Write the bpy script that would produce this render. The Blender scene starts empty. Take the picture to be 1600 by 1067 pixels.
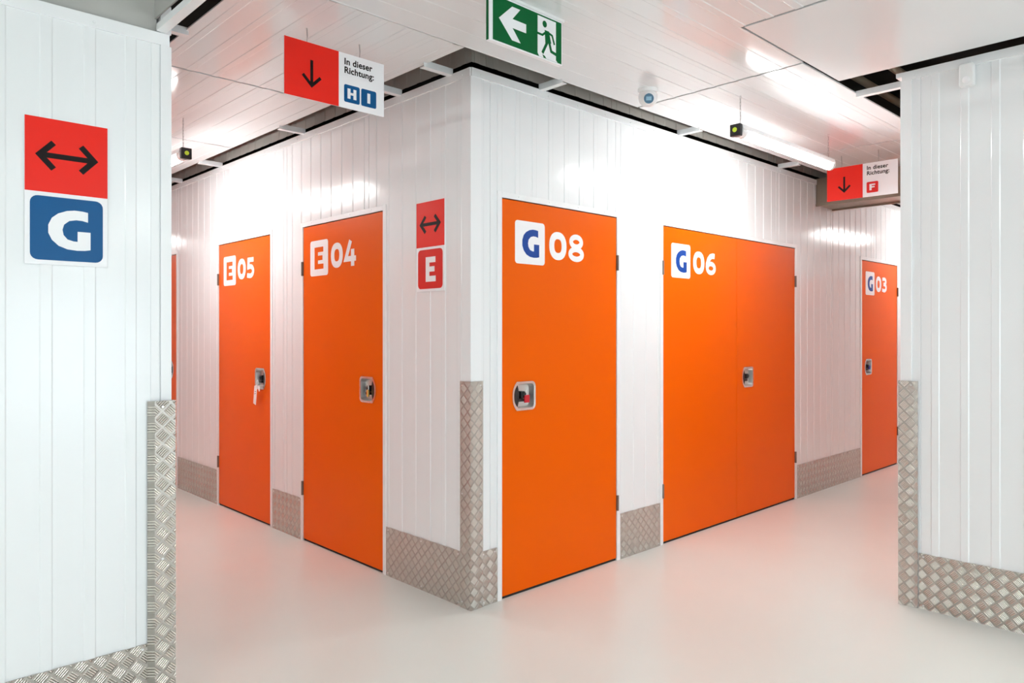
import bpy, bmesh, math, random
from mathutils import Vector, Matrix
random.seed(7)
PI = math.pi
SC = bpy.context.scene
COL = SC.collection

# ------------------------------------------------------------------ camera
cam_d = bpy.data.cameras.new('camera'); cam = bpy.data.objects.new('camera', cam_d); COL.objects.link(cam)
cam.location = (-2.332, -2.724, 1.35)
cam.rotation_euler = (PI/2, 0, math.radians(-43.76))
cam_d.sensor_width = 36.0; cam_d.lens = 1151/1600*36.0
cam_d.shift_y = -14.5/1600
cam_d.clip_start = 0.05
SC.camera = cam
# ------------------------------------------------------------------ world, exposure
SC.view_settings.view_transform = 'Standard'; SC.view_settings.look = 'None'
SC.view_settings.gamma = 1.0; SC.view_settings.use_curve_mapping = False
SC.view_settings.exposure = 0.75
wd = bpy.data.worlds.new('world'); SC.world = wd; wd.use_nodes = True
wd.node_tree.nodes['Background'].inputs[0].default_value = (0.80, 0.91, 1, 1)
wd.node_tree.nodes['Background'].inputs[1].default_value = 3.5        # bright overcast daylight behind the glazed front
TUBE = 43.0            # radiance of the fluorescent diffusers
SC.cycles.max_bounces = 12; SC.cycles.diffuse_bounces = 8; SC.cycles.glossy_bounces = 6
SC.cycles.caustics_reflective = False; SC.cycles.caustics_refractive = False

# ------------------------------------------------------------------ materials
def srgb(h):
    c = [int(h[i:i+2], 16)/255 for i in (0, 2, 4)]
    return tuple([(x/12.92 if x <= .04045 else ((x+.055)/1.055)**2.4) for x in c] + [1])
def mat(name, col, rough=.4, metal=0.0, spec=.5, coat=0.0, coat_rough=.05, emit=None, estr=0):
    m = bpy.data.materials.new(name); m.use_nodes = True
    b = m.node_tree.nodes['Principled BSDF']
    b.inputs['Base Color'].default_value = srgb(col) if isinstance(col, str) else tuple(list(col)+[1])
    b.inputs['Roughness'].default_value = rough; b.inputs['Metallic'].default_value = metal
    b.inputs['Specular IOR Level'].default_value = spec
    b.inputs['Coat Weight'].default_value = coat; b.inputs['Coat Roughness'].default_value = coat_rough
    if emit:
        b.inputs['Emission Color'].default_value = tuple(list(emit)+[1]); b.inputs['Emission Strength'].default_value = estr
    return m
def nd(m, typ, **kw):
    n = m.node_tree.nodes.new(typ)
    for k, v in kw.items(): setattr(n, k, v)
    return n
def wavy(m, scale, strength, dist=.01, detail=1.0, stretch=(1, 1, 1)):
    """gentle sheet-metal waviness in the normals + a trace of tone variation"""
    t = m.node_tree; b = t.nodes['Principled BSDF']
    tc = nd(m, 'ShaderNodeTexCoord'); mp = nd(m, 'ShaderNodeMapping'); mp.inputs['Scale'].default_value = stretch
    no = nd(m, 'ShaderNodeTexNoise'); no.inputs['Scale'].default_value = scale; no.inputs['Detail'].default_value = detail
    bu = nd(m, 'ShaderNodeBump'); bu.inputs['Strength'].default_value = strength; bu.inputs['Distance'].default_value = dist
    t.links.new(tc.outputs['Object'], mp.inputs['Vector']); t.links.new(mp.outputs['Vector'], no.inputs['Vector'])
    t.links.new(no.outputs['Fac'], bu.inputs['Height']); t.links.new(bu.outputs['Normal'], b.inputs['Normal'])
def tone(m, c1, c2, scale, detail=4.0):
    t = m.node_tree; b = t.nodes['Principled BSDF']
    tc = nd(m, 'ShaderNodeTexCoord'); no = nd(m, 'ShaderNodeTexNoise'); no.inputs['Scale'].default_value = scale
    no.inputs['Detail'].default_value = detail
    r = nd(m, 'ShaderNodeValToRGB'); r.color_ramp.elements[0].position = .3; r.color_ramp.elements[1].position = .7
    r.color_ramp.elements[0].color = srgb(c1); r.color_ramp.elements[1].color = srgb(c2)
    t.links.new(tc.outputs['Object'], no.inputs['Vector']); t.links.new(no.outputs['Fac'], r.inputs['Fac'])
    t.links.new(r.outputs['Color'], b.inputs['Base Color'])
M = {}
M['white'] = mat('white_sheet_metal', (.795, .81, .82), .17, spec=.6); wavy(M['white'], 1.6, .35, .012)
M['trim'] = mat('white_trim', (.82, .83, .84), .25)
M['ceil'] = mat('ceiling_sheet', (.77, .79, .80), .14, spec=.5); wavy(M['ceil'], 1.3, .3, .012)
M['orange'] = mat('orange_lacquer', (.80, .112, .0), .28, spec=.09); wavy(M['orange'], 2.0, .12, .01)
M['orange_edge'] = mat('orange_edge', (.55, .08, .002), .4)
M['floor'] = mat('pale_resin_floor', (.66, .64, .60), .30, spec=.45); wavy(M['floor'], 3, .06, .01); tone(M['floor'], 'e6e7e1', 'eaebe5', 1.2)
M['concrete'] = mat('raw_concrete', (.4, .4, .4), .9); tone(M['concrete'], 'a5a4a0', 'bab9b5', 2.2, 8)
M['zinc'] = mat('zinc_sheet', (.56, .53, .49), .35, metal=.3)
M['slab'] = mat('void_shade', (.035, .033, .030), .9)  # near-black colour puts the shade of the void into the slab
M['galv'] = mat('galvanised_sheet', (.33, .27, .21), .35, metal=.75)
M['gapshade'] = mat('gap_shade', (.012, .012, .012), .7)  # black standing in for the shade in the gap below doors
M['black'] = mat('black_plastic', (.012, .012, .013), .3)
M['chrome'] = mat('polished_steel', (.78, .76, .74), .16, metal=1.0)
M['brushed'] = mat('brushed_steel', (.66, .64, .62), .36, metal=.9)
M['screw'] = mat('screw_metal', (.75, .75, .75), .3, metal=.9)
M['brass'] = mat('brass', (.72, .48, .12), .3, metal=1.0)
M['redplastic'] = mat('red_plastic', (.55, .004, .015), .35)
M['blueplastic'] = mat('blue_plastic', (.01, .03, .35), .35)
M['signwhite'] = mat('sign_white', (.86, .86, .88), .3, spec=.3)
M['signred'] = mat('sign_red', (.80, .018, .008), .35, spec=.25)
M['signblue'] = mat('sign_blue', (.0, .085, .25), .35, spec=.25)
M['letterblue'] = mat('letter_blue', (.005, .055, .30), .35, spec=.2)
M['boxred'] = mat('box_red', (.70, .02, .015), .35, spec=.25)
M['ink'] = mat('black_ink', (.010, .006, .006), .4, spec=.15)
M['exitgreen'] = mat('exit_green', (.0, .115, .028), .35, spec=.15)
M['acrylic'] = mat('acrylic_edge', (.55, .72, .66), .15)
M['camwhite'] = mat('camera_white', (.82, .82, .82), .3)
M['lens'] = mat('lens_glass', (.03, .12, .22), .08, coat=1.0)
M['lensrect'] = mat('lens_window', (.25, .45, .60), .1)
M['yellow'] = mat('sensor_yellow', (.65, .85, .05), .4)
M['tube'] = mat('tube_diffuser', (.9, .9, .9), .5, emit=(.93, .965, .95), estr=TUBE)
M['wire'] = mat('wire_grey', (.35, .35, .35), .4, metal=.6)
M['pipe'] = mat('beige_pipe', (.42, .36, .26), .5)
M['tag'] = mat('tag_card', (.85, .85, .86), .5)
M['hinge'] = mat('hinge_grey', (.20, .17, .15), .4, metal=.5)

def tread(name, base, rough):
    """quintet tread plate: groups of five short bars turning 90 degrees from cell to cell (UV in metres)"""
    m = mat(name, base, rough, metal=.85)
    t = m.node_tree; L = t.links.new; b = t.nodes['Principled BSDF']
    uv = nd(m, 'ShaderNodeUVMap'); uv.uv_map = 'UVMap'
    sp = nd(m, 'ShaderNodeSeparateXYZ'); L(uv.outputs['UV'], sp.inputs[0])
    def mth(op, a, c=None, v=None, d=None):
        n = nd(m, 'ShaderNodeMath', operation=op)
        if hasattr(a, 'links'): L(a, n.inputs[0])
        else: n.inputs[0].default_value = a
        if c is not None:
            if hasattr(c, 'links'): L(c, n.inputs[1])
            else: n.inputs[1].default_value = c
        if d is not None: n.inputs[2].default_value = d
        return n.outputs[0]
    k = 1/(math.sqrt(2)*.040)
    P = mth('MULTIPLY', mth('ADD', sp.outputs[0], sp.outputs[1]), k)
    Q = mth('MULTIPLY', mth('SUBTRACT', sp.outputs[1], sp.outputs[0]), k)
    par = mth('FLOORED_MODULO', mth('ADD', mth('FLOOR', P), mth('FLOOR', Q)), 2.0)
    p = mth('SUBTRACT', mth('FRACT', P), .5); q = mth('SUBTRACT', mth('FRACT', Q), .5)
    inv = mth('SUBTRACT', 1.0, par)
    s = mth('ADD', mth('MULTIPLY', p, par), mth('MULTIPLY', q, inv))      # across the bars
    a = mth('ADD', mth('MULTIPLY', q, par), mth('MULTIPLY', p, inv))      # along the bars
    bars = mth('ABSOLUTE', mth('SINE', mth('MULTIPLY', mth('ADD', s, .43), PI/.172)))
    bars = mth('POWER', bars, .9)
    ms = mth('MULTIPLY', mth('SUBTRACT', .43, mth('ABSOLUTE', s)), 30.0)
    ma = mth('MULTIPLY', mth('SUBTRACT', .44, mth('ABSOLUTE', a)), 9.0)
    def clamp(x):
        n = nd(m, 'ShaderNodeClamp'); L(x, n.inputs[0]); return n.outputs[0]
    h = mth('MULTIPLY', mth('MULTIPLY', bars, clamp(ms)), clamp(ma))
    bu = nd(m, 'ShaderNodeBump'); bu.inputs['Strength'].default_value = 1.0; bu.inputs['Distance'].default_value = .0030
    L(h, bu.inputs['Height']); L(bu.outputs['Normal'], b.inputs['Normal'])
    mr = nd(m, 'ShaderNodeMapRange'); mr.inputs['To Min'].default_value = rough+.06; mr.inputs['To Max'].default_value = rough-.10
    L(h, mr.inputs['Value']); L(mr.outputs[0], b.inputs['Roughness'])
    mc = nd(m, 'ShaderNodeMix', data_type='RGBA'); L(h, mc.inputs['Factor'])
    mc.inputs['A'].default_value = tuple([x*.84 for x in base]+[1]); mc.inputs['B'].default_value = tuple([min(1, x*1.5) for x in base]+[1])
    L(mc.outputs['Result'], b.inputs['Base Color'])
    return m
M['tread'] = tread('tread_plate', (.54, .505, .46), .27)

# ------------------------------------------------------------------ mesh helpers
class MB:
    def __init__(s): s.v = []; s.f = []; s.uv = None
    def quad(s, *pts):
        i = len(s.v); s.v += [tuple(p) for p in pts]; s.f.append(tuple(range(i, i+len(pts)))); return s
    def box(s, x0, x1, y0, y1, z0, z1):
        i = len(s.v)
        s.v += [(x0,y0,z0),(x1,y0,z0),(x1,y1,z0),(x0,y1,z0),(x0,y0,z1),(x1,y0,z1),(x1,y1,z1),(x0,y1,z1)]
        for f in ((0,3,2,1),(4,5,6,7),(0,1,5,4),(1,2,6,5),(2,3,7,6),(3,0,4,7)): s.f.append(tuple(i+k for k in f))
        return s
    def prism(s, pts, y0, y1):
        """closed outline in (x,z), extruded between y0 (front) and y1"""
        n = len(pts); i = len(s.v)
        s.v += [(x, y0, z) for x, z in pts] + [(x, y1, z) for x, z in pts]
        s.f.append(tuple(i+k for k in range(n))); s.f.append(tuple(i+n+k for k in reversed(range(n))))
        for k in range(n): s.f.append((i+k, i+(k+1) % n, i+n+(k+1) % n, i+n+k))
        return s
    def ring(s, outer, inner, y0, y1, yi=None):
        n = len(outer); i = len(s.v); yi = y0 if yi is None else yi
        s.v += [(x, y0, z) for x, z in outer] + [(x, yi, z) for x, z in inner] + [(x, y1, z) for x, z in outer] + [(x, y1, z) for x, z in inner]
        for k in range(n):
            j = (k+1) % n
            s.f += [(i+k, i+j, i+n+j, i+n+k), (i+k, i+2*n+k, i+2*n+j, i+j), (i+n+k, i+n+j, i+3*n+j, i+3*n+k), (i+2*n+k, i+3*n+k, i+3*n+j, i+2*n+j)]
        return s
    def stroke(s, path, w, y0, y1, closed=False):
        n = len(path); L = []; R = []; s.ns = getattr(s, 'ns', 0)+1; y0 -= .00012*(s.ns % 6)
        for k in range(n):
            a = path[k-1] if (k > 0 or closed) else None; b = path[(k+1) % n] if (k < n-1 or closed) else None
            p = Vector(path[k]); d = Vector((0, 0))
            d1 = (p-Vector(a)).normalized() if a is not None else None
            d2 = (Vector(b)-p).normalized() if b is not None else None
            if d1 is None: d1 = d2
            if d2 is None: d2 = d1
            n1 = Vector((-d1.y, d1.x)); n2 = Vector((-d2.y, d2.x)); m = (n1+n2)
            m = m.normalized() if m.length > 1e-5 else n1
            c = max(.4, m.dot(n1)); o = m*(w/2/c)
            L.append(p+o); R.append(p-o)
        for k in range(n if closed else n-1):
            j = (k+1) % n
            s.prism([tuple(L[k]), tuple(R[k]), tuple(R[j]), tuple(L[j])], y0, y1)
        return s
    def cyl(s, c, r, axis, length, n=24, r2=None):
        """cylinder from centre c along axis 'x','y','z'"""
        r2 = r if r2 is None else r2; i = len(s.v)
        for e, rr in ((0, r), (length, r2)):
            for k in range(n):
                a = 2*PI*k/n; p, q = rr*math.cos(a), rr*math.sin(a)
                s.v.append({'x': (c[0]+e, c[1]+p, c[2]+q), 'y': (c[0]+p, c[1]+e, c[2]+q), 'z': (c[0]+p, c[1]+q, c[2]+e)}[axis])
        s.f.append(tuple(i+k for k in range(n))); s.f.append(tuple(i+n+k for k in reversed(range(n))))
        for k in range(n): s.f.append((i+k, i+(k+1) % n, i+n+(k+1) % n, i+n+k))
        return s
    def sphere(s, c, r, nu=24, nv=14, sq=(1, 1, 1)):
        i = len(s.v)
        for a in range(nv+1):
            t = PI*a/nv
            for k in range(nu):
                u = 2*PI*k/nu
                s.v.append((c[0]+r*sq[0]*math.sin(t)*math.cos(u), c[1]+r*sq[1]*math.sin(t)*math.sin(u), c[2]+r*sq[2]*math.cos(t)))
        for a in range(nv):
            for k in range(nu): s.f.append((i+a*nu+k, i+a*nu+(k+1) % nu, i+(a+1)*nu+(k+1) % nu, i+(a+1)*nu+k))
        return s
    def tube(s, pts, r, n=8):
        rings = []
        for k, p in enumerate(pts):
            p = Vector(p); a = Vector(pts[max(0, k-1)]); b = Vector(pts[min(len(pts)-1, k+1)])
            d = (b-a).normalized(); u = d.orthogonal().normalized() if k == 0 else (u - d*u.dot(d)).normalized()
            w = d.cross(u); i = len(s.v); rings.append(i)
            for q in range(n):
                t = 2*PI*q/n; s.v.append(tuple(p+u*r*math.cos(t)+w*r*math.sin(t)))
        for a, b in zip(rings, rings[1:]):
            for q in range(n): s.f.append((a+q, a+(q+1) % n, b+(q+1) % n, b+q))
        s.f.append(tuple(rings[0]+q for q in range(n))); s.f.append(tuple(rings[-1]+q for q in reversed(range(n))))
        return s
    def build(s, name, m, parent=None, bevel=0, smooth=False, loc=(0, 0, 0), rz=0, seg=2, merge=False, plane_uv=False):
        me = bpy.data.meshes.new(name); me.from_pydata(s.v, [], s.f)
        bm = bmesh.new(); bm.from_mesh(me)
        if merge or smooth: bmesh.ops.remove_doubles(bm, verts=bm.verts, dist=1e-5)
        bmesh.ops.recalc_face_normals(bm, faces=bm.faces)
        if smooth:
            for f in bm.faces: f.smooth = True
            for e in bm.edges:
                if len(e.link_faces) == 2 and e.calc_face_angle(0) > .6: e.smooth = False
        if plane_uv:
            lay = bm.loops.layers.uv.new('UVMap')
            for f in bm.faces:
                nx, ny = abs(f.normal.x), abs(f.normal.y)
                for l in f.loops:
                    c = l.vert.co; l[lay].uv = ((c.x + c.y), c.z)
        bm.to_mesh(me); bm.free(); me.materials.append(m)
        o = bpy.data.objects.new(name, me); COL.objects.link(o)
        if bevel:
            b = o.modifiers.new('bevel', 'BEVEL'); b.width = bevel; b.segments = seg; b.limit_method = 'ANGLE'; b.angle_limit = .7
            b.harden_normals = False
        if parent: o.parent = parent
        o.location = loc; o.rotation_euler = (0, 0, rz)
        return o
SCREW = {}
def screw(parent, x, y, z, ax='y', r_=.0045):
    key = (ax, r_)
    if key not in SCREW:
        o = MB().cyl((0, 0, 0), r_, ax, .003, 10).build('screw', M['screw']); SCREW[key] = o.data
    else: o = bpy.data.objects.new('screw', SCREW[key]); COL.objects.link(o)
    o.parent = parent; o.location = (x, y, z); return o
def empty(name, loc, rz=0):
    o = bpy.data.objects.new(name, None); COL.objects.link(o); o.location = loc; o.rotation_euler = (0, 0, rz)
    o.empty_display_size = .1
    return o
def tag(o, label, cat, group=None, kind=None):
    o['label'] = label; o['category'] = cat
    if group: o['group'] = group
    if kind: o['kind'] = kind
    return o
def copy_tree(o, parent=None):
    c = o.copy(); COL.objects.link(c); c.parent = parent
    for ch in [x for x in COL.objects if x.parent == o]: copy_tree(ch, c)
    return c
def rrect(x0, x1, z0, z1, r, n=5):
    pts = []
    for cx, cz, a0 in ((x1-r, z1-r, 0), (x0+r, z1-r, PI/2), (x0+r, z0+r, PI), (x1-r, z0+r, 3*PI/2)):
        for k in range(n+1):
            a = a0+PI/2*k/n; pts.append((cx+r*math.cos(a), cz+r*math.sin(a)))
    return pts

# --------------------------------------------------- frames (x to the viewer's right, -y towards the viewer)
X0L, X1R, YR = -1.405, 1.603, -1.42       # corridor-corner positions
TOP, CEIL, SLAB = 2.638, 2.652, 3.25
RZ = {'g': 0, 'e': -PI/2, 'lf': 0, 'rf': -PI/2, 'ls': PI/2, 'rs': PI}
ORG = {'g': (0, 0), 'e': (0, 0), 'lf': (X0L, 0), 'rf': (X1R, YR), 'ls': (X0L, 0), 'rs': (X1R, YR)}
def W(f, x, y, z):
    c, s = math.cos(RZ[f]), math.sin(RZ[f]); o = ORG[f]
    return (o[0]+x*c-y*s, o[1]+x*s+y*c, z)
# --------------------------------------------------- ribbed sheets
PER = .125
def profile(x0, x1, depth=.003, phase=0.0, joint=True, per=PER):
    pts = {x0: None, x1: None}
    k0 = int(math.floor((x0-phase)/per))-1; k1 = int(math.ceil((x1-phase)/per))+1
    seq = []
    for k in range(k0, k1):
        b = phase+k*per
        seq += [(b, 0), (b+.004, depth), (b+.034, depth), (b+.038, 0)]
        if joint and k % 8 == 0: seq += [(b+.078, 0), (b+.0795, -.004), (b+.0815, -.004), (b+.083, 0)]
    out = []
    def at(x):
        for (xa, ha), (xb, hb) in zip(seq, seq[1:]):
            if xa <= x <= xb: return ha+(hb-ha)*(x-xa)/max(1e-9, xb-xa)
        return 0
    out.append((x0, at(x0))); out += [(x, h) for x, h in seq if x0 < x < x1]; out.append((x1, at(x1)))
    return out
def sheet(mb, x0, x1, z0, z1, **kw):
    pr = profile(x0, x1, **kw)
    for (xa, ha), (xb, hb) in zip(pr, pr[1:]):
        mb.quad((xa, -ha, z0), (xb, -hb, z0), (xb, -hb, z1), (xa, -ha, z1))
DH = 2.03
def wall(name, f, x0, x1, holes, phase=0.0, top=TOP, label=''):
    """ribbed sheet-metal wall with door openings; holes = [(xa, xb)] in the frame of f"""
    mb = MB(); cur = x0
    for a, b in sorted(holes):
        sheet(mb, cur, a, 0, top, phase=phase)
        sheet(mb, a, b, DH, top, phase=phase)
        mb.quad((a, 0, 0), (a, .06, 0), (a, .06, DH), (a, 0, DH)); mb.quad((b, 0, 0), (b, .06, 0), (b, .06, DH), (b, 0, DH))
        mb.quad((a, 0, DH), (b, 0, DH), (b, .06, DH), (a, .06, DH))
        cur = b
    sheet(mb, cur, x1, 0, top, phase=phase)
    o = mb.build(name, M['white'], loc=(ORG[f][0], ORG[f][1], 0), rz=RZ[f])
    tag(o, label, 'wall', kind='structure'); return o

g_doors = [(.20, 1.13), (1.60, 3.44), (4.81, 5.73), (6.3, 7.22), (8.2, 9.12)]
e_doors = [(.747, 1.665), (2.13, 3.02), (3.93, 4.82), (5.6, 6.5)]      # along +Y
E_END, G_END = 9.0, 12.0
wall('wall_right', 'g', 0, G_END, g_doors, .045, label='glossy white ribbed sheet wall right of the central corner, with G doors')
wall('wall_left', 'e', -E_END, 0, [(-b, -a) for a, b in e_doors], .02, label='glossy white ribbed sheet wall left of the central corner, with E doors')
LT = 2.40
wall('wall_front_left', 'lf', -5.1, 0, [], -.02, top=LT, label='bright white ribbed wall in the left foreground')
wall('wall_front_right', 'rf', 0, 7.6, [], .005, label='pale grey white ribbed wall in the right foreground')
ls_doors = [(1.70, 2.62), (3.2, 4.12)]
wall('wall_corridor_left', 'ls', 0, E_END, ls_doors, .0, label='white ribbed corridor wall facing the E doors, edge on')
rs_doors = [(2.2, 3.12), (4.6, 5.52)]
wall('wall_corridor_right', 'rs', -(G_END-X1R), 0, [(-b, -a) for a, b in rs_doors], .0, label='white ribbed corridor wall facing the G doors, edge on')

def structbox(name, mb, m, label, cat, **kw):
    return tag(mb.build(name, m, **kw), label, cat, kind='structure')
structbox('floor', MB().quad((-6.6, -9.1, 0), (12.1, -9.1, 0), (12.1, 9.1, 0), (-6.6, 9.1, 0)), M['floor'], 'pale beige seamless resin floor', 'floor')
wb = [(-5.2, -2.1), (-.62, 1.48)]; WT = 2.12  # first, wide bay is an unseen addition for more daylight
mbk = MB().box(-6.6, -5.2, -9.1, -9.02, 0, SLAB).box(-2.1, -.62, -9.1, -9.02, 0, SLAB).box(1.48, X1R+.01, -9.1, -9.02, 0, SLAB).box(-5.2, -2.1, -9.1, -9.02, WT, SLAB).box(-.62, 1.48, -9.1, -9.02, WT, SLAB)
for n_, (wa, wb_) in enumerate(wb):
    fr = MB(); np_ = 4 if n_ == 0 else 3
    for k in range(np_+1):
        xk = wa+(wb_-wa-.08)*k/np_; fr.box(xk, xk+.08, -9.09, -9.03, 0, WT)
    fr.box(wa, wb_, -9.085, -9.035, 0, .08).box(wa, wb_, -9.085, -9.035, WT-.07, WT)
    structbox('window_%d' % (n_+1), fr, M['camwhite'], 'white framed full-height glazed front behind the viewer, %s bay' % ('added wide' if n_ == 0 else 'narrow'), 'window')
structbox('wall_back', mbk, M['white'], 'white wall far behind the viewer', 'wall')
structbox('wall_side', MB().box(-6.6, -6.5, -9.02, 0, 0, SLAB), M['white'], 'white wall at the far left of the open area', 'wall')
structbox('wall_corridor_end_left', MB().box(X0L, 0, E_END, E_END+.06, 0, SLAB), M['white'], 'white end wall of the left corridor', 'wall')
structbox('wall_corridor_end_right', MB().box(G_END, G_END+.06, YR, 0, 0, SLAB), M['white'], 'white end wall of the right corridor', 'wall')
structbox('wall_bulkhead_side', MB().box(X0L-.045, X0L-.038, -9.0, .03, LT+.05, SLAB), M['concrete'], 'raw grey concrete bulkhead above the rail beside the left foreground wall', 'wall')
structbox('wall_bulkhead_front', MB().box(-6.5, X0L-.038, .012, .05, LT+.001, SLAB), M['concrete'], 'raw grey concrete bulkhead above the left foreground wall', 'wall')
for nm, bx in (('light_block_south', (X1R+.01, 12.1, -9.1, -9.02)), ('light_block_east', (12.1, 12.18, -9.1, 9.1)), ('light_block_north', (-6.6, 12.1, 9.1, 9.18)), ('light_block_west', (-6.68, -6.6, -9.1, 9.1))):  # unseen closing boxes added to keep sky light out of the void
    structbox(nm, MB().box(*bx, 0, SLAB), M['slab'], 'added unseen outer wall closing off sky light behind the storage units', 'wall')
structbox('ceiling_slab', MB().box(-6.7, X0L-.04, -9.2, .05, SLAB, SLAB+.1), M['concrete'], 'pale grey concrete slab above the open area', 'ceiling')
structbox('ceiling_soffit', MB().box(X0L-.04, 12.2, -9.2, .05, SLAB, SLAB+.1).box(-6.7, 12.2, .05, 9.2, SLAB, SLAB+.1), M['slab'], 'slab soffit above the hung ceiling sheets, coloured near black as void shade', 'ceiling')
# wall core continuing up behind the slot, set back from the trim
mb = MB(); sheet(mb, .03, G_END, TOP+.042, SLAB, phase=.045)
structbox('wall_upper_right', mb, M['zinc'], 'upper zinc grey ribbed sheeting behind the ceiling slot on the right', 'wall', loc=(0, .03, 0))
mb = MB(); sheet(mb, -E_END, -.03, TOP+.042, SLAB, phase=.02)
structbox('wall_upper_left', mb, M['zinc'], 'upper zinc grey ribbed sheeting behind the ceiling slot on the left', 'wall', loc=(.03, 0, 0), rz=-PI/2)

# --------------------------------------------------- hung ceiling sheets
def ceil_panel(mb, x0, x1, y0, y1, along, depth=.0022, t=.006, phase=0, flat=False):
    """ribs run along 'x' or 'y'; panel underside at CEIL"""
    z = CEIL
    a0, a1 = (y0, y1) if along == 'x' else (x0, x1)
    pr = [(a0, 0), (a1, 0)] if flat else profile(a0, a1, depth, phase, False)
    for (pa, ha), (pb, hb) in zip(pr, pr[1:]):
        if along == 'x': mb.quad((x0, pa, z-ha), (x1, pa, z-ha), (x1, pb, z-hb), (x0, pb, z-hb))
        else: mb.quad((pa, y0, z-ha), (pb, y0, z-hb), (pb, y1, z-hb), (pa, y1, z-ha))
    mb.quad((x0, y0, z+t), (x1, y0, z+t), (x1, y1, z+t), (x0, y1, z+t))
    for p, q in (((x0, y0), (x1, y0)), ((x1, y0), (x1, y1)), ((x1, y1), (x0, y1)), ((x0, y1), (x0, y0))):
        mb.quad((p[0], p[1], z), (q[0], q[1], z), (q[0], q[1], z+t), (p[0], p[1], z+t))
g = .008
mb = MB()
ceil_panel(mb, -1.15, .554, -1.13, -.15, 'x', phase=-.03)
ceil_panel(mb, .554, 1.147-g, -1.13, -.15, 'x', phase=-.03)
ceil_panel(mb, -1.15, .554-g, -4.2, -1.13, 'x', phase=-.03)
ceil_panel(mb, 1.147+g, 3.0-g, -1.13+g, -.15, 'x', phase=-.03)
for xa in (3.0, 4.85, 6.7, 8.55, 10.4):
    ceil_panel(mb, xa+g, min(xa+1.85, G_END)-g, -1.13, -.15, 'x', phase=-.03)
ceil_panel(mb, .554+g, 1.535, -4.2, -1.13-g, 'x', flat=True)
ceil_panel(mb, -1.15, 1.535, -9.0, -4.2-2*g, 'y')
for ya, yb in ((-.15, 1.03), (1.03, 2.4), (2.4, 3.8), (3.8, 5.2), (5.2, 7.0), (7.0, E_END)):
    ceil_panel(mb, -1.15, -.16, ya+g, yb-g, 'y', phase=.02)
structbox('ceiling', mb, M['ceil'], 'glossy white ribbed metal ceiling sheets hung just above the walls', 'ceiling')

# --------------------------------------------------- bars that bridge the slot
def bar(x0, x1, y0, y1, name='ceiling_rail'):
    b = MB().box(x0, x1, y0, y1, CEIL-.020, CEIL-.016)
    if (x1-x0) > (y1-y0): b.box(x0, x1, y0, y0+.004, CEIL-.016, CEIL+.012)
    else: b.box(x0, x0+.004, y0, y1, CEIL-.016, CEIL+.012)
    return b.build(name, M['trim'])
w = .034
def grp(o, lab): return tag(o, lab, 'rail', 'white rails across the ceiling slot')
for y, t in ((.152, 'white rail across the left ceiling slot, nearest the central corner'), (.588, 'white rail across the left ceiling slot, just right of the hanging H I sign'),
             (1.656, 'white rail across the left ceiling slot above door E 04, left of the hanging sign'), (2.97, 'white rail across the left ceiling slot above door E 05'),
             (3.81, 'white rail across the left ceiling slot, farthest beside the left foreground wall')):
    grp(bar(-.18, -.002, y-w/2, y+w/2), t)
for x, t in ((.488, 'white rail across the right ceiling slot, below the green exit sign'), (1.78, 'white rail across the right ceiling slot above the G 06 doors'),
             (3.17, 'white rail across the right ceiling slot, just before the duct')):
    grp(bar(x-w/2, x+w/2, -.17, -.002), t)
grp(bar(1.80, 1.835, YR, -1.12), 'white rail across the dark opening beside the right foreground wall')
grp(bar(X0L, -1.14, .54, .575), 'white rail across the dark opening above the left foreground wall')
# long edge rails of the open ceiling bays
tag(MB().box(X0L-.045, X0L-.012, -4.2, -.008, LT+.002, LT+.026).build('ceiling_rail', M['trim']),
    'long white rail running towards the viewer from the top of the left foreground wall', 'rail')
tag(MB().box(X1R-.002, X1R+.10, YR-.002, YR+.028, TOP-.02, TOP+.002).box(X1R+.1, G_END, YR+.0, YR+.028, TOP-.02, TOP+.002).build('ceiling_rail', M['trim']),
    'long white rail along the corridor top of the right foreground wall', 'rail')
# beige pipes in the opening above the right foreground wall
for (yy, zz, lab) in ((-.88, 2.95, 'beige pipe in the dark opening above the right wall, lower one'), (-1.08, 2.97, 'beige pipe in the dark opening above the right wall, upper one')):
    tag(MB().tube([(1.55, yy, zz), (7.0, yy, zz)], .024, 12).build('ceiling_pipe', M['pipe'], smooth=True), lab, 'pipe', 'beige pipes above the ceiling')

# --------------------------------------------------- wall trims
def trim(n, mb, f, label, bevel=.001):
    return tag(mb.build('trim_%d' % n, M['trim'], loc=(ORG[f][0], ORG[f][1], 0), rz=RZ[f], bevel=bevel), label, 'trim', kind='structure')
def top_trim(mb, x0, x1, TOP=TOP):
    mb.box(x0, x1, -.007, .012, TOP-.042, TOP)
    x = x0+.06
    while x < x1:
        mb.cyl((x, -.0105, TOP-.024), .0045, 'y', .004, 8); x += .24
m1 = MB(); top_trim(m1, .0, G_END); trim(1, m1, 'g', 'white top edge trim of the right-hand wall')
m1 = MB(); top_trim(m1, -E_END, .0); trim(2, m1, 'e', 'white top edge trim of the left-hand wall')
m1 = MB(); top_trim(m1, -5.1, -.0, LT); trim(3, m1, 'lf', 'white top edge trim of the left foreground wall')
m1 = MB(); top_trim(m1, 0.0, 7.6); trim(4, m1, 'rf', 'white top edge trim of the right foreground wall')
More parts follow.
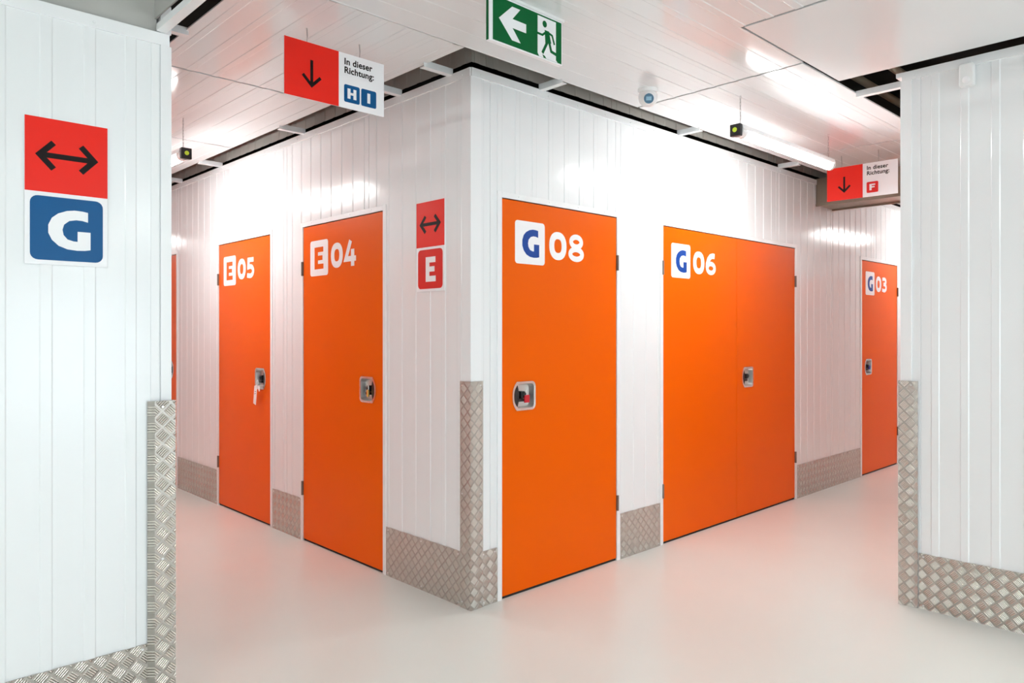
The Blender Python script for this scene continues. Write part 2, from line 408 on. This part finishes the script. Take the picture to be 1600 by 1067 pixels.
# corner covers
trim(5, MB().box(-.006, .062, -.006, .0, 0, TOP-.042).box(-.006, .0, .0, .062, 0, TOP-.042), 'g', 'white corner cover strip on the central corner')
trim(6, MB().prism([(-.064, 0), (-.060, LT-.042), (-.033, LT-.042), (-.033, 0)], -.004, .0).prism([(-.030, 0), (-.030, LT-.042), (0.006, LT-.042), (0.006, 0)], -.008, .0).box(-.030, .006, -.006, .03, LT+.001, LT+.10), 'lf', 'white corner cover strip at the end of the left foreground wall')
trim(7, MB().box(-.006, .045, -.007, .0, 0, TOP-.042), 'rf', 'pale corner cover strip on the right foreground wall')

# --------------------------------------------------- kick plates and corner guards
def base(name, f, segs, label):
    mb = MB()
    for a, b in segs:
        mb.box(a, b, -.0065, 0.0, 0, .27)
    o = mb.build(name, M['tread'], loc=(ORG[f][0], ORG[f][1], 0), rz=RZ[f], plane_uv=True)
    for a, b in segs:
        n = max(1, int(min(b-a, 1.4)/.26)); 
        for k in range(n+1):
            x = a+.02+(b-a-.04)*k/n
            for z in (.255, .018): screw(o, x, -.0085, z)
    return tag(o, label, 'kick plate', kind='structure')
F_ = .030
base('baseboard_right', 'g', [(.055, .20-F_), (1.13+F_, 1.60-F_), (3.44+F_, 4.81-F_), (5.73+F_, 6.3-F_), (7.25, 8.17), (9.15, G_END)], 'aluminium tread plate kick plates along the G door wall')
base('baseboard_left', 'e', [(-.747+F_, -.068), (-2.13+F_, -1.665-F_), (-3.93+F_, -3.02-F_), (-5.6+F_, -4.82-F_)], 'aluminium tread plate kick plates along the E door wall')
base('baseboard_front_left', 'lf', [(-5.1, -.070)], 'bright tread plate kick plate on the left foreground wall')
base('baseboard_front_right', 'rf', [(.078, 7.6)], 'tread plate kick plate on the right foreground wall')
def guard(pieces, f, label, screws):
    mb = MB()
    for p in pieces: mb.box(*p) if len(p) == 6 else mb.quad(*p)
    o = mb.build('corner_guard', M['tread'], loc=(ORG[f][0], ORG[f][1], 0), rz=RZ[f], plane_uv=True)
    for x, y, z, ax in screws: screw(o, x, y, z, ax, .004)
    return tag(o, label, 'corner guard', 'tread plate corner guards')
GH = 1.11
guard([(-.012, .068, -.012, -.0068, 0, GH), (-.012, -.0068, -.0068, .068, 0, GH)], 'g', 'tall tread plate corner guard on the central corner between E and G doors',
      [(.052, -.0145, z, 'y') for z in (1.09, .56, .03)] + [(-.0145, .052, z, 'x') for z in (1.09, .56, .03)])
def bent(sgn, t, dpt):
    """plate standing off the wall with a bevelled return on its inner edge"""
    a, b, c = sgn*.074, sgn*.056, -sgn*.014
    return [((a, -.0068, 0), (b, -dpt, 0), (b, -dpt, GH), (a, -.0068, GH)), ((b, -dpt, 0), (c, -dpt, 0), (c, -dpt, GH), (b, -dpt, GH)),
            ((c, -dpt, 0), (c, .05, 0), (c, .05, GH), (c, -dpt, GH)), ((a, -.0068, GH), (b, -dpt, GH), (c, -dpt, GH), (c, -.0068, GH))]
guard(bent(-1, 0, .026), 'lf', 'bright tread plate corner guard on the left foreground wall end', [(-.03, -.0285, z, 'y') for z in (1.09, .56, .03)])
guard(bent(1, 0, .014), 'rf', 'grey tread plate corner guard on the right foreground wall corner', [(.045, -.0165, z, 'y') for z in (1.09, .56, .03)])

# --------------------------------------------------- glyphs (unit height, returned as drawing functions)
def arc(cx, cz, rx, rz, a0, a1, n=20):
    return [(cx+rx*math.cos(math.radians(a0+(a1-a0)*k/n)), cz+rz*math.sin(math.radians(a0+(a1-a0)*k/n))) for k in range(n+1)]
def sup(cx, cz, rx, rz, n=36, e=.86):
    o = []
    for k in range(n):
        a = 2*PI*k/n; c, s = math.cos(a), math.sin(a)
        o.append((cx+rx*math.copysign(abs(c)**e, c), cz+rz*math.copysign(abs(s)**e, s)))
    return o
GP = [(.93,.985),(.93,.735),(.80,.765),(.66,.770),(.50,.735),(.38,.63),(.345,.50),(.37,.37),(.46,.265),(.60,.225),(.69,.222),(.69,.48),(.99,.48),(.99,.03),(.86,.005),(.68,-.005),(.46,.015),(.26,.09),(.11,.23),(.03,.40),(.03,.60),(.11,.78),(.25,.90),(.44,.98),(.62,1.01),(.80,1.005)]
def glyph(mb, ch, x, z, h, y0, y1, wd=.88, sw=.25):
    def T(p): return [(x+a*wd*h, z+b*h) for a, b in p]
    s = sw*h
    R = lambda a, b, c, d: mb.prism(T([(a, c), (b, c), (b, d), (a, d)]), y0, y1)
    if ch == '0': mb.stroke(T(sup(.5, .5, .36, .375)), s, y0, y1, True)
    elif ch == '8':
        mb.stroke(T(sup(.5, .725, .31, .18, e=1)), s*.76, y0, y1, True); mb.stroke(T(sup(.5, .275, .36, .18, e=1)), s*.78, y0, y1, True)
    elif ch == '6':
        mb.stroke(T(sup(.52, .315, .34, .20, e=.95)), s*.78, y0, y1, True)
        mb.stroke(T([(.86, .87), (.70, .885), (.48, .84), (.30, .70), (.19, .50), (.18, .32)]), s*.95, y0, y1)
    elif ch == '3':
        mb.stroke(T([(.12, .85)]+arc(.48, .71, .31, .17, 105, -65, 14)+[(.36, .53)]), s*.85, y0, y1)
        mb.stroke(T([(.36, .53)]+arc(.48, .32, .36, .205, 78, -105, 16)+[(.08, .16)]), s*.85, y0, y1)
    elif ch == '4':
        mb.stroke(T([(.55, 1.0), (.16, .29), (.98, .29)]), s*.82, y0, y1); mb.stroke(T([(.72, .66), (.72, .0)]), s*.92, y0, y1)
    elif ch == '5':
        mb.stroke(T([(.86, .885), (.26, .885), (.24, .54)]+arc(.46, .34, .36, .225, 95, -100, 16)+[(.10, .155)]), s*.86, y0, y1)
    elif ch == 'G': mb.prism(T(GP), y0, y1)
    elif ch in 'EF':
        R(.08, .40, 0, 1); R(.40, .92, .77, 1); R(.40, .84, .40, .61)
        if ch == 'E': R(.40, .94, 0, .23)
    elif ch == 'H': R(.02, .34, 0, 1); R(.66, .98, 0, 1); R(.34, .66, .38, .62)
    elif ch == 'I': R(.34, .66, 0, 1)

# --------------------------------------------------- storage doors
DOORN = [0]
def lock_outline(sx, grow=0.0):
    """rounded case, bulging towards the latch edge; sx=-1: bulge on the left"""
    pts = []
    hw, hh, r = .080+grow, .071+grow, .026+grow*.6
    for cx, cz, a0 in ((hw-r, hh-r, 0),):
        pts += [(cx+r*math.cos(a0+PI/2*k/6), cz+r*math.sin(a0+PI/2*k/6)) for k in range(7)]
    for k in range(0, 15):
        t = -1+2*k/14; z = -t*(hh)*.999
        xx = -hw+ .030*(abs(t)**2.6)
        pts.append((xx, z*(1 if abs(t) < .999 else 1)))
    pts += [(hw-r+r*math.cos(-PI/2+PI/2*k/6), -hh+r+r*math.sin(-PI/2+PI/2*k/6)) for k in range(7)]
    return [(-sx*x if False else (x if sx < 0 else -x), z) for x, z in pts]
def make_door(f, x0, x1, latch, area, digits, label, lock_kind, leaves=1, handle=True):
    """latch: 'L' or 'R' edge of the (last) leaf, viewer's side"""
    DOORN[0] += 1
    root = empty('door_%d' % DOORN[0], W(f, x0, 0, 0), RZ[f]); wdt = x1-x0
    tag(root, label, 'door', kind='structure')
    fr = MB(); F = F_
    fr.box(-F, .0, -.0085, .045, 0, DH+F).box(wdt, wdt+F, -.0085, .045, 0, DH+F).box(0, wdt, -.0085, .045, DH, DH+F)
    fo = fr.build('door_frame', M['trim'], root, bevel=.0015)
    for k in range(4): screw(fo, wdt*(k+.5)/4, -.0105, DH+.016, 'y', .0035)
    MB().box(0, wdt, .004, .03, .0, .014).build('gap_shade_strip', M['gapshade'], root)  # dark strip painted in as the shaded gap under the leaf
    lw = wdt/leaves; gap = .0045; yf, yb = -.0035, .036
    for i in range(leaves):
        a = i*lw+gap*(1 if i == 0 else .5); b = (i+1)*lw-gap*(1 if i == leaves-1 else .5)
        has = handle and (i == leaves-1)
        lm = MB(); z0, z1 = .015, DH-.005
        lx = (i*lw+.158) if latch == 'L' else ((i+1)*lw-.158)
        if has:
            hx, hz = .100, .100; cz = 1.02
            sx_ = -1 if latch == 'L' else 1; hole = [(x_, z_) for x_, z_ in lock_outline(sx_, -.004)]
            sq = [(x_*.1/max(abs(x_), abs(z_)), z_*.1/max(abs(x_), abs(z_))) for x_, z_ in hole]
            for cx_, cz_ in ((.1, .1), (-.1, .1), (-.1, -.1), (.1, -.1)):
                kk = min(range(len(sq)), key=lambda q: (sq[q][0]-cx_)**2+(sq[q][1]-cz_)**2); sq[kk] = (cx_, cz_)
            lm.ring([(lx+x_, cz+z_) for x_, z_ in sq], [(lx+x_, cz+z_) for x_, z_ in hole], yf, yb)
            lm.box(a, lx-hx, yf, yb, z0, z1).box(lx+hx, b, yf, yb, z0, z1).box(lx-hx, lx+hx, yf, yb, z0, cz-hz).box(lx-hx, lx+hx, yf, yb, cz+hz, z1)
        else: lm.box(a, b, yf, yb, z0, z1)
        leaf = lm.build('door_leaf', M['orange'], root)
        # hinges on the side away from the latch
        hl = (latch == 'R') if leaves == 1 else (i == 0)
        hxp = -.004 if hl else wdt+.004
        for hz_ in (.34, 1.76): MB().cyl((hxp, -.0115, hz_-.045), .0055, 'z', .09, 12).box(hxp-.006, hxp+.006, -.0095, -.002, hz_-.045, hz_+.045).build('hinge', M['hinge'], root)
        if has:
            sx = -1 if latch == 'L' else 1
            ce = empty('lock_case', (lx, 0, 1.02)); ce.parent = root
            out = lock_outline(sx, .004); inn = lock_outline(sx, -.008)
            MB().ring(out, inn, yf-.004, yf, yf-.003).build('bezel', M['chrome'], ce, smooth=True)
            dish = MB(); n = len(inn); deep = .026
            fl = [(x*.90, z*.90) for x, z in inn]
            i0 = 0; dish.v = [(x, yf-.0025, z) for x, z in inn]+[(x, deep, z) for x, z in fl]
            for k in range(n): dish.f.append((k, (k+1) % n, n+(k+1) % n, n+k))
            dish.f.append(tuple(n+k for k in range(n)))
            dish.build('dish', M['brushed'], ce, smooth=True)
            # black grip cup at the latch side: lens-shaped
            gp = [(x, z) for x, z in [(q[0]*.97, q[1]*.93) for q in inn] if (x*sx > .030)]
            gp.sort(key=lambda q: -q[1])
            zt = gp[0][1]; zb = gp[-1][1]
            bow = [(sx*(.042-.012*(1-((2*(k/10)-1)**2))), zb+(zt-zb)*k/10) for k in range(11)]
            MB().prism(gp+bow, .001, .024).build('grip_cup', M['black'], ce)
            lk = MB()
            s2 = -sx
            lk.box(-.016, .012, -.004, .025, -.012, .024).cyl((s2*.002, -.010, .008), .011, 'y', .02, 16)
            lk.box(-.030, .006, -.001, .022, -.030, -.014)
            lk.build('cylinder_lock', M['black'], ce, bevel=.002)
            if lock_kind == 'red':
                MB().box(.000, .034, -.014, -.004, -.036, .004).build('seal_tab', M['redplastic'], ce, bevel=.002)
                MB().tube([(.002, -.006, .022), (.008, -.012, .034), (.018, -.012, .030), (.022, -.008, .0)], .0018).build('shackle', M['chrome'], ce, smooth=True)
            elif lock_kind == 'brass':
                MB().box(.000, .017, -.014, -.002, -.040, .0).build('padlock_body', M['brass'], ce, bevel=.002)
                MB().tube([(.003, -.008, 0), (.003, -.008, .022), (.0085, -.008, .030), (.014, -.008, .022), (.014, -.008, 0)], .0025).build('shackle', M['chrome'], ce, smooth=True)
            elif lock_kind == 'blue':
                MB().box(.006, .036, -.012, -.002, -.022, .012).build('seal_tab', M['blueplastic'], ce, bevel=.002)
        if area and i == 0:
            y0, y1 = yf-.0012, yf
            pl = MB().prism(rrect(.094, .314, 1.705, 1.928, .018), y0, y1).build('number_plate', M['signwhite'], root)
            lt = MB()
            if area == 'G':
                glyph(lt, 'G', .142, 1.742, .145, y0-.0008, y0, wd=.90); lt.build('area_letter', M['letterblue'], pl)
            else:
                glyph(lt, 'E', .139, 1.747, .138, y0-.0008, y0, wd=.93); lt.build('area_letter', M['orange'], pl)
            dg = MB(); 
            for k, ch in enumerate(digits): glyph(dg, ch, .350+k*.150, 1.742, .152, y0, y1, wd=.90, sw=.255)
            dg.build('number_digits', M['signwhite'], root)
    return root
D1 = make_door('g', .20, 1.13, 'L', 'G', '08', 'orange storage door G 08, the first right of the central corner, red tab in its lock', 'red')
D2 = make_door('g', 1.60, 3.44, 'L', 'G', '06', 'wide double-leaf orange storage door G 06', 'plain', leaves=2)
D3 = make_door('g', 4.81, 5.73, 'L', 'G', '03', 'orange storage door G 03, far right beside the right foreground wall', 'blue')
D4 = make_door('e', -1.665, -.747, 'R', 'E', '04', 'orange storage door E 04, the first left of the central corner, brass padlock', 'brass')
D5 = make_door('e', -3.02, -2.13, 'R', 'E', '05', 'orange storage door E 05 with a white tag hanging from its lock', 'plain')
D6 = make_door('e', -4.82, -3.93, 'R', None, '', 'orange storage door seen as a narrow strip beside the left foreground wall', 'plain')
make_door('g', 6.3, 7.22, 'L', None, '', 'orange storage door farther down the right corridor past G 03', 'plain', handle=False)
make_door('g', 8.2, 9.12, 'L', None, '', 'orange storage door at the far end of the right corridor', 'plain', handle=False)
make_door('e', -6.5, -5.6, 'R', None, '', 'orange storage door at the far end of the left corridor', 'plain', handle=False)
for i, (a, b) in enumerate(ls_doors):
    make_door('ls', a, b, 'L', None, '', 'orange storage door across the left corridor, seen only mirrored in the ceiling, %s one' % ('nearer', 'farther')[i], 'plain', handle=False)
for i, (a, b) in enumerate(rs_doors):
    make_door('rs', -b, -a, 'L', None, '', 'orange storage door across the right corridor, seen only mirrored in the ceiling, %s one' % ('nearer', 'farther')[i], 'plain', handle=False)

# --------------------------------------------------- key tag on E 05
c = W('e', -2.13-.158, 0, 1.02)
kt = empty('key_tag', (c[0]-.012, c[1]-.0, 1.0), -PI/2)
tag(kt, 'white paper tag hanging on a loop from the lock of door E 05', 'tag')
t1 = MB().prism([(-.026, -.030), (.020, -.018), (-.004, -.165), (-.044, -.155)], -.026, -.0245); t1.build('tag_card', M['tag'], kt)
MB().prism([(.012, -.030), (.040, -.024), (.052, -.060), (.036, -.070)], -.022, -.0205).build('tag_card', M['tag'], kt)
MB().prism([(-.019, -.070), (.003, -.066), (.002, -.069), (-.020, -.073)], -.0268, -.026).prism([(-.024, -.085), (-.002, -.081), (-.003, -.084), (-.025, -.088)], -.0268, -.026).build('print', M['ink'], kt)
MB().tube([(-.006, -.022, -.030), (-.010, -.018, .0), (.004, -.012, .012), (.016, -.018, .0), (.018, -.020, -.034)], .0018, 6).build('tag_loop', M['tag'], kt, smooth=True)

# --------------------------------------------------- arrow shapes
def arrow_double(mb, cx, cz, s, y0, y1, w):
    mb.stroke([(cx-s*.90, cz), (cx+s*.90, cz)], w, y0, y1)
    for sg in (-1, 1): mb.stroke([(cx+sg*s*.50, cz+s*.54), (cx+sg*s*1.0, cz), (cx+sg*s*.50, cz-s*.54)], w*1.05, y0, y1)
def wall_sign(f, x0, z1, letter, boxmat, label):
    """upright sign: red square with a double arrow above a lettered rounded square"""
    S = .235; r = empty('direction_sign', W(f, x0, -.0035, z1-2*S+.005), RZ[f]); tag(r, label, 'sign', 'double arrow wall signs')
    MB().box(0, S, -.004, .0, 0, 2*S-.005).build('sign_board', M['signwhite'], r)
    rd = MB().box(0, S, -.0050, -.004, S-.005, 2*S-.005).build('red_panel', M['signred'], r)
    ar = MB(); arrow_double(ar, S/2, 1.5*S-.005, S*.33, -.0057, -.005, S*.072); ar.build('double_arrow', M['ink'], rd)
    bx = MB().prism(rrect(.014, S-.014, .014, S-.018, .022), -.0050, -.004).build('letter_box', boxmat, r)
    lt = MB(); glyph(lt, letter, .060 if letter == 'G' else .073, .050, .128, -.0057, -.005, wd=.98 if letter == 'G' else .76, sw=.25); lt.build('area_letter', M['signwhite'], bx)
    return r
wall_sign('lf', -1.84-X0L, 2.031, 'G', M['signblue'], 'wall sign with red double arrow panel above a blue G on the left foreground wall')
wall_sign('e', -.431, 2.026, 'E', M['boxred'], 'wall sign with red double arrow panel above a red E beside door E 04')

# --------------------------------------------------- hanging signs
def text_mesh(body, size, name, m, parent, x, z, y):
    cu = bpy.data.curves.new(name, 'FONT'); cu.body = body; cu.size = size; cu.offset = size*.022; cu.extrude = .0004; cu.space_line = .95
    cu.space_character = 1.04
    o = bpy.data.objects.new(name, cu); COL.objects.link(o)
    dg = bpy.context.evaluated_depsgraph_get(); dg.update()
    me = bpy.data.meshes.new_from_object(o.evaluated_get(dg)); bpy.data.objects.remove(o)
    me.transform(Matrix.Rotation(PI/2, 4, 'X')); me.transform(Matrix.Translation((x, y, z)))
    me.materials.clear(); me.materials.append(m)
    ob = bpy.data.objects.new(name, me); COL.objects.link(ob); ob.parent = parent; return ob
def chainlinks(mb, x, y, z0, z1):
    n = max(2, int((z1-z0)/.018)); 
    for k in range(n):
        z = z0+(z1-z0)*(k+.5)/n; h = (z1-z0)/n*.58; a = .003
        if k % 2: pts = [(x-a, y, z-h), (x-a, y, z+h), (x+a, y, z+h), (x+a, y, z-h), (x-a, y, z-h)]
        else: pts = [(x, y-a, z-h), (x, y-a, z+h), (x, y+a, z+h), (x, y+a, z-h), (x, y-a, z-h)]
        mb.tube(pts, .0011, 5)
def hang_sign(loc, rz, letters, boxmat, label):
    Wd, H = .495, .243; r = empty('hanging_sign', loc, rz); tag(r, label, 'sign', 'hanging direction signs')
    MB().box(0, Wd, -.002, .002, 0, H).build('sign_board', M['signwhite'], r)
    rp = MB().box(0, Wd*.52, -.0028, -.002, 0, H).build('red_panel', M['signred'], r)
    a = MB(); cx = Wd*.255
    a.stroke([(cx, H*.70), (cx, H*.26)], .0135, -.0034, -.0028); a.stroke([(cx-.042, H*.42), (cx, H*.25), (cx+.042, H*.42)], .0135, -.0034, -.0028)
    a.build('down_arrow', M['ink'], rp)
    text_mesh('In dieser\nRichtung:', .040, 'sign_text', M['ink'], r, Wd*.575, H*.80, -.0025)
    for k, ch in enumerate(letters):
        x0 = Wd*.575+k*.088
        bx = MB().prism(rrect(x0, x0+.080, H*.115, H*.115+.078, .008), -.0028, -.002).build('letter_box', boxmat, r)
        lt = MB(); glyph(lt, ch, x0+.016, H*.115+.017, .045, -.0034, -.0028, wd=1.05); lt.build('area_letter', M['signwhite'], bx)
    for xx in (.105, .365):
        ch = MB().tube([(xx, 0, H-.004), (xx+.002, 0, H+.02), (xx-.002, 0, (CEIL-loc[2]))], .0016, 6); ch.tube([(xx, 0, H), (xx+.004, 0, H+.03), (xx+.002, 0, (CEIL-loc[2]))], .001, 5)
        ch.build('hanging_wire', M['wire'], r, smooth=True)
    return r
hang_sign((-.890, .161, 2.349), 0, 'HI', M['signblue'], 'hanging sign with red arrow panel and blue H and I boxes over the left corridor')
hang_sign((3.192, -.371, 2.325), -PI/2, 'F', M['boxred'], 'hanging sign with red arrow panel and a red F box by the duct')

# --------------------------------------------------- exit sign
ex = empty('exit_sign', (-.449, -.642, 2.46)); tag(ex, 'green emergency exit sign with white arrow and running figure under the ceiling', 'exit sign')
EW, EH = .385, .180
MB().box(-.018, EW+.006, -.010, .010, -.002, EH).build('sign_plate', M['signwhite'], ex, bevel=.001)
MB().box(-.018, EW+.016, -.016, .022, EH, EH+.012).build('mounting_rail', M['camwhite'], ex, bevel=.002)
MB().box(-.0195, -.018, -.006, .006, .0, EH-.006).build('edge_strip', M['exitgreen'], ex)
gp = MB().box(0, EW, -.0112, -.010, .004, EH-.006).build('green_panel', M['exitgreen'], ex)
y0, y1 = -.0120, -.0112
am = MB()
E_ = lambda u, v: (u*EW, .004+(1-v)*(EH-.010))
am.prism([E_(.08, .47), E_(.26, .10), E_(.375, .10), E_(.265, .38), E_(.46, .38), E_(.46, .585), E_(.265, .585), E_(.38, .87), E_(.26, .87)], y0, y1).build('arrow', M['signwhite'], gp)
dm = MB(); dm.prism([E_(.63, .04), E_(.91, .04), E_(.91, .955), E_(.935, 1.0), E_(.655, 1.0), E_(.63, .93)], y0, y1); dm.build('doorway', M['signwhite'], gp)
mm = MB(); yy0, yy1 = y0-.0006, y0
mm.prism([(E_(.735, .19)[0]+.0125*math.cos(t*PI/10), E_(.735, .19)[1]+.0135*math.sin(t*PI/10)) for t in range(20)], yy0, yy1)
mm.prism([E_(.735, .33), E_(.80, .33), E_(.835, .60), E_(.745, .64)], yy0, yy1)
mm.stroke([E_(.765, .355), E_(.70, .47), E_(.625, .465)], .0088, yy0, yy1)
mm.stroke([E_(.79, .365), E_(.85, .40), E_(.885, .60)], .0088, yy0, yy1)
mm.stroke([E_(.775, .60), E_(.735, .76), E_(.70, .90)], .0125, yy0, yy1)
mm.stroke([E_(.805, .60), E_(.835, .79), E_(.95, .835)], .0120, yy0, yy1)
mm.prism([E_(.70, .93), E_(.735, .95), E_(.76, 1.0), E_(.72, 1.0)], yy0, yy1)
mm.build('running_figure', M['exitgreen'], gp)

# --------------------------------------------------- turret camera
cm = empty('security_camera', (.93, -.373, CEIL)); tag(cm, 'white turret security camera on the ceiling above door G 08', 'security camera')
MB().cyl((0, 0, -.018), .050, 'z', .018, 32, .054).build('camera_base', M['camwhite'], cm, smooth=True)
MB().sphere((0, 0, -.046), .051, 28, 16, (1, 1, .95)).build('camera_ball', M['camwhite'], cm, smooth=True)
fd = Vector((-.72, -.62, -.25)).normalized()
def oriented(mb, c, d):
    q = d.to_track_quat('Z', 'Y').to_matrix().to_4x4(); mm_ = Matrix.Translation(c) @ q
    mb.v = [tuple(mm_ @ Vector(p)) for p in mb.v]; return mb
bl = Vector((0, 0, -.050))
oriented(MB().cyl((0, 0, .030), .031, 'z', .022, 28, .029), bl, fd).build('lens_housing', M['camwhite'], cm, smooth=True)
lz = oriented(MB().cyl((0, 0, .049), .026, 'z', .005, 28, .026), bl, fd).build('lens', M['lens'], cm, smooth=True)
oriented(MB().box(-.014, .014, -.010, .010, .054, .0555), bl, fd).build('lens_window', M['lensrect'], lz)

# --------------------------------------------------- motion detector
md = empty('motion_detector', W('rf', -(-1.711-YR)*1.0, -.003, 2.495), RZ['rf']); tag(md, 'small white motion detector high on the right foreground wall', 'sensor')
MB().prism(rrect(-.030, .030, 0, .105, .010), -.042, 0).build('detector_body', M['camwhite'], md, bevel=.006, seg=3)
MB().sphere((0, -.040, .028), .017, 20, 12, (1, .5, 1)).build('detector_lens', M['signwhite'], md, smooth=True)

# --------------------------------------------------- tube lights
def tube_light(loc, rz, label):
    """1.2 m luminaire: x along, origin at its near end, z=0 at its centre"""
    r = empty('tube_light', loc, rz); tag(r, label, 'light', 'ceiling tube lights')
    Lh = 1.20
    hs = MB().prism([(-.030, .030), (-.036, .004), (-.030, -.002), (.030, -.002), (.036, .004), (.030, .030)], 0, Lh)
    hs.v = [(y, x, z) for x, y, z in hs.v]; hs.build('housing', M['camwhite'], r)
    df = MB(); prof = [(.033*math.cos(a*PI/10), -.002-.034*math.sin(a*PI/10)) for a in range(11)]
    df.prism(prof, .055, Lh-.03); df.v = [(y, x, z) for x, y, z in df.v]; df.build('diffuser', M['tube'], r, smooth=True)
    for a, b in ((0, .055), (Lh-.03, Lh)): 
        e = MB().prism([(.034*math.cos(k*PI/10), -.002-.036*math.sin(k*PI/10)) for k in range(11)], a, b); e.v = [(y, x, z) for x, y, z in e.v]; e.build('end_cap', M['camwhite'], r)
    sb = MB().box(-.030, -.001, -.031, .031, -.036, .030).build('sensor_box', M['black'], r, bevel=.004)
    MB().cyl((-.0325, 0, -.002), .013, 'x', .003, 20).build('sensor_eye', M['yellow'], sb)
    for xx in (.03, Lh-.03):
        ch = MB(); chainlinks(ch, xx, 0, .030, CEIL-loc[2] if loc[0] > -1.2 and loc[1] > -9 else SLAB-loc[2]); ch.build('chain', M['wire'], r)
    return r
TL1 = tube_light((1.35, -.665, 2.455), 0, 'lit tube light with black sensor end hanging over the right corridor')
TL2 = tube_light((-.68, 1.86, 2.43), PI/2, 'tube light over the left corridor, only its black sensor end showing')
def more(src, loc, rz, label):
    c = copy_tree(src); c.location = loc; c.rotation_euler = (0, 0, rz); c['label'] = label; return c
more(TL1, (5.45, -.70, 2.44), 0, 'tube light farther down the right corridor behind the duct')
more(TL1, (9.4, -.70, 2.44), 0, 'tube light at the far end of the right corridor')
more(TL2, (-.68, 5.9, 2.43), PI/2, 'tube light at the far end of the left corridor')
more(TL2, (.10, -4.1, 2.44), -PI/2, 'tube light over the open area south of the crossing, nearer one')
more(TL2, (.10, -6.4, 2.44), -PI/2, 'tube light over the open area south of the crossing, farther one')
for (x, y, z_, t) in ((-3.1, -1.6, 0, 'left of the viewer near the left foreground wall'), (-3.1, -5.2, 0, 'behind the viewer'), (-5.6, -3.0, 0, 'at the far left of the open area'), (-4.4, -1.6, 0, 'farther left along the left foreground wall'), (-4.4, -5.2, 0, 'far behind the viewer')):  # unseen lamps added to brighten the left wall and open area
    more(TL2, (x, y, 2.44), -PI/2, 'added fill tube light, unseen, hanging from the slab '+t)

# --------------------------------------------------- duct across the right corridor
dc = MB().box(3.84, 4.16, YR+.001, -.001, 2.425, CEIL-.004)
d = dc.build('ventilation_duct', M['galv'])
tag(d, 'brown grey sheet metal duct crossing the right corridor under the ceiling', 'duct')
MB().box(3.828, 3.845, YR+.002, -.002, 2.412, 2.432).box(4.155, 4.172, YR+.002, -.002, 2.412, 2.432).build('duct_flange', M['galv'], d)
